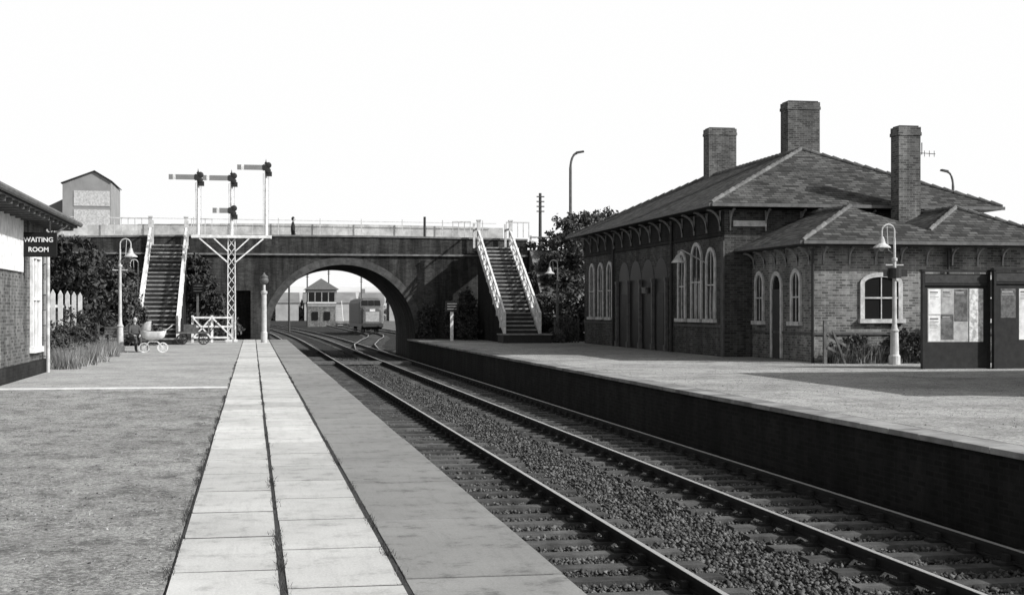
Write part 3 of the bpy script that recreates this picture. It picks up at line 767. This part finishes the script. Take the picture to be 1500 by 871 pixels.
stand=dict(pelvis=(0,0,.95),chest=(0,.0,1.27),neck=(0,0,1.46),head0=(0,-.01,1.53),shl=(-.19,0,1.38),ell=(-.25,.03,1.1),wrl=(-.24,-.12,.88),shr=(.19,0,1.38),elr=(.25,.04,1.1),wrr=(.24,-.05,.86),
   hipl=(-.1,0,.88),knl=(-.1,-.1,.5),anl=(-.1,.0,.1),tol=(-.11,-.15,.035),hipr=(.1,0,.88),knr=(.1,.02,.5),anr=(.1,.18,.1),tor=(.11,.03,.035))
person('man_on_bridge',(2.25,81.3,5.1),math.radians(90),stand,M['coat'])
sit=dict(pelvis=(0,.05,.56),chest=(0,.03,.88),neck=(0,-.01,1.06),head0=(0,-.03,1.12),shl=(-.17,0,.98),ell=(-.23,-.08,.73),wrl=(-.12,-.3,.64),shr=(.17,0,.98),elr=(.23,-.08,.73),wrr=(.12,-.3,.64),
   hipl=(-.1,-.02,.55),knl=(-.1,-.43,.52),anl=(-.09,-.42,.1),tol=(-.1,-.58,.035),hipr=(.1,-.02,.55),knr=(.1,-.43,.52),anr=(.09,-.38,.1),tor=(.1,-.54,.035))
person('seated_woman',(-4.5,56.72,0),math.radians(25),sit,M['coat2'],True)
# ---------------------------------------------------------------- vegetation
def leafcloud(blobs,n,size):
    tot=sum(b[3]*b[4]*b[5] for b in blobs); Vs=[]
    for (x,y,z,rx,ry,rz) in blobs:
        k=int(n*rx*ry*rz/tot); nc=max(6,k//45)
        u=rng.normal(size=(nc,3)); u/=np.linalg.norm(u,axis=1)[:,None]; rad=(.4+.7*rng.random(nc)**.6)
        C=u*rad[:,None]*np.array([rx,ry,rz])+np.array([x,y,z])
        idx=rng.integers(0,nc,k); P=C[idx]+rng.normal(0,1,(k,3))*np.array([rx,ry,rz])*.13
        Vs.append(P)
    P=np.concatenate(Vs); k=len(P)
    a=rng.normal(size=(k,3)); a/=np.linalg.norm(a,axis=1)[:,None]; b=rng.normal(size=(k,3)); b=np.cross(a,b); b/=np.linalg.norm(b,axis=1)[:,None]
    s=size*(.5+rng.random(k))[:,None]
    V=np.stack([P-a*s,P-b*s*.45,P+a*s,P+b*s*.45],1).reshape(-1,3)
    return V,np.arange(k*4).reshape(-1,4)
def tree(x,y,z0,h,r,n,size,mat):
    e=E('tree'); bl=[]
    for i in range(11):
        a=random.random()*6.28; d=r*random.uniform(.2,.85); zz=z0+h*random.uniform(.38,.88); q=r*random.uniform(.26,.5)
        bl.append((x+d*math.cos(a),y+d*math.sin(a)*.8,zz,q,q,q*random.uniform(.7,1)))
    V,F=leafcloud(bl,n,size); npmesh('crown',V,F,mat,e)
    m=MB(); m.tube([(x,y,z0-.3),(x+.1,y,z0+h*.3),(x,y,z0+h*.6)],[.05*h/2+.05,.08,.04],8)
    for b in bl: m.tube([(x+.05,y,z0+h*.25),((x+b[0])/2,(y+b[1])/2,z0+h*.42),(b[0],b[1],b[2])],[.06,.045,.012],6)
    O('trunk',m,M['bark'],e)
def bush(blobs,n,size,mat):
    e=E('bush')
    V,F=leafcloud(blobs,n,size); npmesh('leaves',V,F,mat,e)
    m=MB()
    for b in blobs:
        for k in range(3):
            m.tube([(b[0]+random.uniform(-.1,.1),b[1],b[2]-b[5]-.2),(b[0]+random.uniform(-.3,.3)*b[3],b[1],b[2]),(b[0]+random.uniform(-.8,.8)*b[3],b[1],b[2]+b[5]*.8)],[.03,.02,.006],5)
    O('stems',m,M['bark'],e)
m=MB(); nx,ny=24,24; vs=[]
for j in range(ny+1):
    for i in range(nx+1):
        x=-7.4-i*1.6; y=40+j*1.63; z=-.05+min(2.2,max(0,(-7.4-x))*.28)+.12*math.sin(x*1.7+y*.9)*(1 if i else 0)
        vs.append((x,y,z))
m.add(vs,[(j*(nx+1)+i+1,j*(nx+1)+i,(j+1)*(nx+1)+i,(j+1)*(nx+1)+i+1) for j in range(ny) for i in range(nx)])
O('grass_bank',m,M['bankgrass'])
def blades(n,xf,h,wid=.02):
    P=xf(n); a=rng.random(n)*6.28; hh=h*(.3+.9*rng.random(n)**1.3); d=np.stack([np.cos(a),np.sin(a),0*a],1)
    lean=rng.normal(0,.33,(n,3)); lean[:,2]=1
    V=np.stack([P-d*wid,P+d*wid,P+lean*hh[:,None]],1).reshape(-1,3); return V,np.arange(n*3).reshape(-1,3)
def clump(n,x0,x1,y0,y1,nc,sd):
    cxs=x0+(x1-x0)*rng.random(nc); cys=y0+(y1-y0)*rng.random(nc); k=rng.integers(0,nc,n)
    X=cxs[k]+rng.normal(0,sd,n); Y=cys[k]+rng.normal(0,sd,n); return X,Y
def reg(n):
    Y=40.5+rng.random(n)*36; X=-5.8-np.abs(rng.normal(0,1.8,n)); Z=-.05+np.clip((-7.4-X)*.28,0,2.2); return np.stack([X,Y,Z],1)
V,F=blades(50000,reg,.62,.012); npmesh('long_grass',V,F,M['grass'])
def regb(n):
    X,Y=clump(n,-6.2,-4.8,39.6,54,55,.17); return np.stack([X,Y,0*X],1)
V,F=blades(26000,regb,.5,.01); npmesh('long_grass',V,F,M['grass'])
def reg2(n):
    Y=40.2+rng.random(n)*1.0; X=17.2+rng.random(n)*6; return np.stack([X,Y,0*X],1)
V,F=blades(7000,reg2,.65,.01); npmesh('long_grass',V,F,M['grass'])
def reg3(n):
    nc=130; k=rng.integers(0,nc,n); cxx=np.array([random.choice([-.505,-.505,.175,.878]) for _ in range(nc)]); cy=np.array([7.5*(6**random.random()) for _ in range(nc)])
    return np.stack([cxx[k]+rng.normal(0,.016,n),cy[k]+rng.normal(0,.17,n),0*cy[k]-.02],1)
V,F=blades(10000,reg3,.05,.004); npmesh('moss_tufts',V,F,M['leafdk'])
tree(-7.9,58,.4,4.3,2.0,17000,.11,M['leafdk'])
tree(-9.8,62,.8,4.2,2.2,13000,.12,M['leafdk'])
tree(-6.6,66,.1,4.4,1.7,14000,.11,M['leafdk'])
tree(-6.4,61,.1,3.6,1.3,9000,.10,M['leaf'])
tree(-2.5,78.3,0,4.7,1.5,12000,.11,M['leafdk'])
tree(-12.5,60,1.4,3.4,2.2,9000,.13,M['leaf'])
bush([(-6.6,49.5,.5,.6,.7,.7),(-6.0,51,.4,.6,.7,.55),(-6.9,53,.8,.8,.9,.9),(-5.9,53,.35,.5,.6,.5)],11000,.06,M['leafdk'])
bush([(-7.6,55,.9,.9,.9,1.1),(-6.8,57,.7,.7,.8,.9),(-6.6,63,.8,.8,.9,1.0)],12000,.08,M['leafdk'])
bush([(-5.2,66.5,.9,.55,.6,1.1),(-4.9,67.2,.5,.6,.5,.6),(-5.5,65.5,1.7,.5,.6,1.1)],9000,.08,M['leaf'])
bush([(-5.7,43,.3,.5,.6,.4),(-5.9,44.6,.45,.5,.7,.5),(-5.3,46,.2,.35,.5,.3)],6000,.05,M['leaf'])
bush([(-1.6,77.6,.7,.9,.5,.8),(-2.6,77.6,1.1,.8,.5,1.1)],7000,.09,M['leaf'])
tree(18.3,79.5,2.8,4.2,2.4,13000,.12,M['leaf'])
tree(21.3,82,3.2,4.3,2.4,13000,.12,M['leaf'])
tree(16.4,78,.8,4.6,1.8,12000,.12,M['leafdk'])
tree(24.5,84,3.4,3.8,2.2,9000,.12,M['leaf'])
bush([(15.6,74,1.2,1.1,.8,1.3),(17,73,1.3,1.2,.9,1.4),(16,71.8,.5,.9,.6,.6),(18.3,72,1.4,1.0,.9,1.5)],16000,.1,M['leafdk'])
bush([(9.6,78.6,1.0,.5,.5,1.0),(11.2,77.5,.9,.8,.7,1.0),(11.5,76,.5,.5,.6,.6),(11.7,78.5,1.9,.5,.5,.9)],12000,.09,M['leafdk'])
bush([(19.5,40.3,.4,.7,.4,.5),(18.1,40.6,.35,.6,.35,.45),(20.7,40.2,.7,.5,.4,.8),(17.4,40.7,.3,.3,.3,.4),(21.4,40.4,.9,.4,.4,1.0)],10000,.06,M['leafdk'])
bush([(15.4,69.3,.6,.5,.5,.6),(14.9,68.6,.3,.4,.4,.35)],3000,.08,M['leaf'])
m=MB(); m.beam((16.9,40.3,0),(16.9,40.3,1.3),.1); m.beam((17.5,40.2,0),(17.1,40.2,1.0),.06); m.beam((16.95,40.25,.9),(17.6,40.25,.5),.04,.08); m.beam((16.95,40.25,.5),(17.6,40.25,.2),.04,.08)
O('broken_gate',m,M['wood'])
m=MB()
for i in range(9): m.box(14.75+i*.15,14.83+i*.15,69.2,69.24,0,1.2)
m.box(14.7,16.05,69.245,69.29,.3,.38); m.box(14.7,16.05,69.245,69.29,.9,.98); O('picket_fence',m,M['wood'])
# ---------------------------------------------------------------- distance
def ridge(name,y,x0,x1,base,amp,mat,seed,depth=200):
    r=random.Random(seed); ph=[(r.uniform(.001,.012),r.uniform(0,6.28),r.uniform(.3,1)) for _ in range(7)]
    n=140; vs=[]
    for i in range(n+1):
        x=x0+(x1-x0)*i/n; z=base+amp*sum(a*math.sin(f*x+p) for f,p,a in ph)/4+random.uniform(-.02,.02)*amp
        vs+= [(x,y-depth,-1.3),(x,y,max(1,z)),(x,y+depth,-1.3)]
    m=MB().add(vs,[(3*i,3*i+3,3*i+4,3*i+1) for i in range(n)]+[(3*i+1,3*i+4,3*i+5,3*i+2) for i in range(n)])
    O(name,m,mat)
ridge('hills',1700,-1800,2200,38,12,plain('hazy_hill',.6,.1,.01,1),3,300)  # distance haze painted in as a pale base colour
ridge('hills',1000,-1200,1400,16,6,plain('hazy_field',.5,.25,.02,1),5,250)  # haze on the nearer ridge also sits in its base colour
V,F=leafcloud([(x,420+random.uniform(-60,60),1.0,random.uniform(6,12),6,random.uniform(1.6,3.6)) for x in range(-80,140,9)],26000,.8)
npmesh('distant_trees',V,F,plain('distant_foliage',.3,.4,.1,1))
w2=MB(); r2=MB()
for i in range(9):
    x=6+i*7.5; w2.box(x,x+6,380,388,-1.2,3.6); r2.prism([(x-.3,379.7,3.6),(x-.3,388.3,3.6),(x-.3,384,6.4)],None,(6.6,0,0)); r2.box(x+.4,x+1.3,383.5,384.5,5.5,7.4)
e=E('distant_houses'); O('walls',w2,plain('hazy_wall',.35,.3,.3),e); O('roofs',r2,plain('hazy_roof',.2,.3,.3),e)  # haze painted into the wall and roof colours
e=E('signal_box'); sx,sy=11.4,240
O('brick_base',MB().box(sx-2.3,sx+2.3,sy,sy+5,-1.2,2.2),M['brick_ext'],e)
O('cabin',MB().box(sx-2.4,sx+2.4,sy-.1,sy+5.1,2.2,5.1),plain('signal_box_boarding',.25,.3,2),e)
gl=MB(); fb=MB()
for i in range(4): gl.box(sx-2.2+i*1.12,sx-2.2+i*1.12+.95,sy-.14,sy-.105,3.1,4.6); fb.box(sx-2.25+i*1.12,sx-2.2+i*1.12,sy-.18,sy-.145,3.0,4.7)
fb.box(sx-2.4,sx+2.4,sy-.18,sy-.145,4.71,4.85); fb.box(sx-2.4,sx+2.4,sy-.18,sy-.145,2.8,2.98)
for i in range(4): gl.box(sx-2.44,sx-2.405,sy+.2+i*1.2,sy+1.2+i*1.2,3.1,4.6)
for i in range(2): gl.box(sx-1.6+i*2,sx-.6+i*2,sy-.14,sy-.105,.0,1.4)
O('window_glass',gl,M['glass'],e); O('window_frames',fb,M['white'],e)
O('roof',MB().add([(sx-2.9,sy-.6,5.1),(sx+2.9,sy-.6,5.1),(sx+2.9,sy+5.6,5.1),(sx-2.9,sy+5.6,5.1),(sx,sy+1.8,7.0),(sx,sy+3.3,7.0)],[(0,1,4),(1,2,5,4),(2,3,5),(3,0,4,5),(3,2,1,0)]),M['mid'],e)
m=MB()
for i in range(10): m.beam((sx+2.7,sy+.2+i*.45,-1.2+i*.34),(sx+3.6,sy+.2+i*.45,-1.2+i*.34),.25,.05)
m.beam((sx+3.6,sy,-.2),(sx+3.6,sy+4.6,3.2),.08); O('steps',m,M['white'],e)
e=E('diesel_locomotive'); lx,ly=13,157
def lsec(y,hw,z0,z1,c=.35):
    return [(lx-hw,y,z0),(lx-hw,y,z1-c),(lx-hw+c*.3,y,z1-c*.3),(lx-hw+c,y,z1),(lx+hw-c,y,z1),(lx+hw-c*.3,y,z1-c*.3),(lx+hw,y,z1-c),(lx+hw,y,z0)]
S=[lsec(ly,1.0,.15,1.75),lsec(ly+.25,1.2,.1,1.95),lsec(ly+1.6,1.33,.1,2.05),lsec(ly+1.61,1.34,.1,2.1),lsec(ly+2.1,1.36,.1,2.85,.5),lsec(ly+2.6,1.36,.1,3.0,.6),lsec(ly+18,1.36,.1,3.0,.6),lsec(ly+20.5,1.1,.1,1.9)]
vs=[v for s_ in S for v in s_]; fs=[tuple(range(7,-1,-1)),tuple(range(len(vs)-8,len(vs)))]
for i in range(len(S)-1):
    for k in range(8): fs.append((i*8+k,i*8+(k+1)%8,(i+1)*8+(k+1)%8,(i+1)*8+k))
O('body',MB().add(vs,fs),M['mid'],e)
O('nose_panel',MB().box(lx-.75,lx+.75,ly-.03,ly-.005,.35,1.45),M['stone'],e)
w_=MB()
for a,b in ((-1.05,-.38),(-.32,.32),(.38,1.05)): w_.add([(lx+a,ly+1.58,2.14),(lx+b,ly+1.58,2.14),(lx+b*.97,ly+1.98,2.72),(lx+a*.97,ly+1.98,2.72)],[(0,1,2,3)])
O('cab_windows',w_,M['glass'],e)
O('underframe',MB().box(lx-1.2,lx+1.2,ly+.05,ly+20,-.25,.098),M['black'],e)
m=MB()
for yy in (ly+2,ly+4,ly+6,ly+14,ly+16,ly+18):
    for s_ in (-.75,.75): m.tube([(lx+s_-.06,yy,-.4),(lx+s_+.06,yy,-.4)],.48,16)
m.box(lx-1.15,lx+1.15,ly+1,ly+7,-.5,-.26); m.box(lx-1.15,lx+1.15,ly+13,ly+19,-.5,-.26); O('bogies',m,M['black'],e)
m=MB()
for s_ in (-.87,.87): m.tube([(lx+s_,ly+.1,.0),(lx+s_,ly-.4,.0)],.1,10); m.tube([(lx+s_,ly-.4,.0),(lx+s_,ly-.46,.0)],.24,14)
m.box(lx-1.2,lx+1.2,ly-.02,ly+.1,-.2,.14); O('buffers',m,M['iron'],e)
O('headcode_box',MB().box(lx-.3,lx+.3,ly-.045,ly-.031,1.5,1.75),M['white'],e)
e=E('industrial_building'); x0,x1=-25.9,-19.4; yy=205; xp=-21.6
O('walls',MB().box(x0,x1,yy,yy+14,-1.2,18.9).prism([(x0,yy,18.902),(x1,yy,18.902),(x1,yy,19.5),(xp,yy,20.9),(x0,yy,19.2)],None,(0,14,0)),plain('corrugated_grey',.26,.2,.5),e)
O('cladding_panels',MB().box(x0+1.5,x1-.15,yy-.08,yy-.01,12.2,15.6).box(x0+1.5,x1-.15,yy-.08,yy-.01,16.1,18.2).box(x0+1.6,x1-.15,yy-.08,yy-.01,7,11.6),M['whitedirty'],e)
O('lean_to',MB().prism([(-32,yy+2,-1.2),(-26.0,yy+2,-1.2),(-26.0,yy+2,17.2),(-32,yy+2,14.2)],None,(0,10,0)),plain('corrugated_dark',.2,.2,.5),e)
O('roof',MB().prism([(x0-.2,yy-.3,19.17),(xp,yy-.3,20.92),(x1+.2,yy-.3,19.47),(x1+.2,yy-.3,19.6),(xp,yy-.3,21.05),(x0-.2,yy-.3,19.3)],None,(0,14.6,0)),M['iron'],e)
# ---------------------------------------------------------------- light
SUN_EL=math.radians(33); dirx,diry=.832,-.555
w=bpy.data.worlds.new('World'); sc.world=w; w.use_nodes=True; nt=w.node_tree
sky=nt.nodes.new('ShaderNodeTexSky'); sky.sky_type='NISHITA'; sky.sun_disc=False; sky.sun_elevation=SUN_EL; sky.sun_rotation=math.atan2(dirx,diry)
sky.dust_density=4; sky.air_density=1.3
bw=nt.nodes.new('ShaderNodeRGBToBW'); bg=nt.nodes['Background']; bg.inputs['Strength'].default_value=.12
nt.links.new(sky.outputs[0],bw.inputs[0])
tc=nt.nodes.new('ShaderNodeTexCoord'); sx_=nt.nodes.new('ShaderNodeSeparateXYZ'); nt.links.new(tc.outputs['Generated'],sx_.inputs[0])
mr=nt.nodes.new('ShaderNodeMapRange'); mr.interpolation_type='SMOOTHSTEP'
mr.inputs['From Min'].default_value=.23; mr.inputs['From Max'].default_value=.36; mr.inputs['To Min'].default_value=1; mr.inputs['To Max'].default_value=0
nt.links.new(sx_.outputs[2],mr.inputs['Value'])
mx=nt.nodes.new('ShaderNodeMix'); mx.data_type='RGBA'; nt.links.new(mr.outputs[0],mx.inputs[0]); nt.links.new(bw.outputs[0],mx.inputs[6]); mx.inputs[7].default_value=(8.3,8.3,8.3,1)
nt.links.new(mx.outputs[2],bg.inputs[0])
L=bpy.data.lights.new('sun','SUN'); L.energy=5; L.angle=math.radians(.5); L.color=(1,.995,.985)
lo=bpy.data.objects.new('sun',L); COL.objects.link(lo)
dv=Vector((-dirx*math.cos(SUN_EL),-diry*math.cos(SUN_EL),-math.sin(SUN_EL))); lo.rotation_euler=dv.to_track_quat('-Z','Y').to_euler()
cam=bpy.data.cameras.new('camera'); co=bpy.data.objects.new('camera',cam); COL.objects.link(co)
cam.sensor_width=36; cam.lens=50; cam.clip_end=6000; cam.shift_y=19/1500
co.location=(0,0,1.6); co.rotation_euler=(math.pi/2,0,-math.radians(10.34)); sc.camera=co
sc.view_settings.view_transform='Standard'; sc.view_settings.look='None'; sc.view_settings.exposure=0
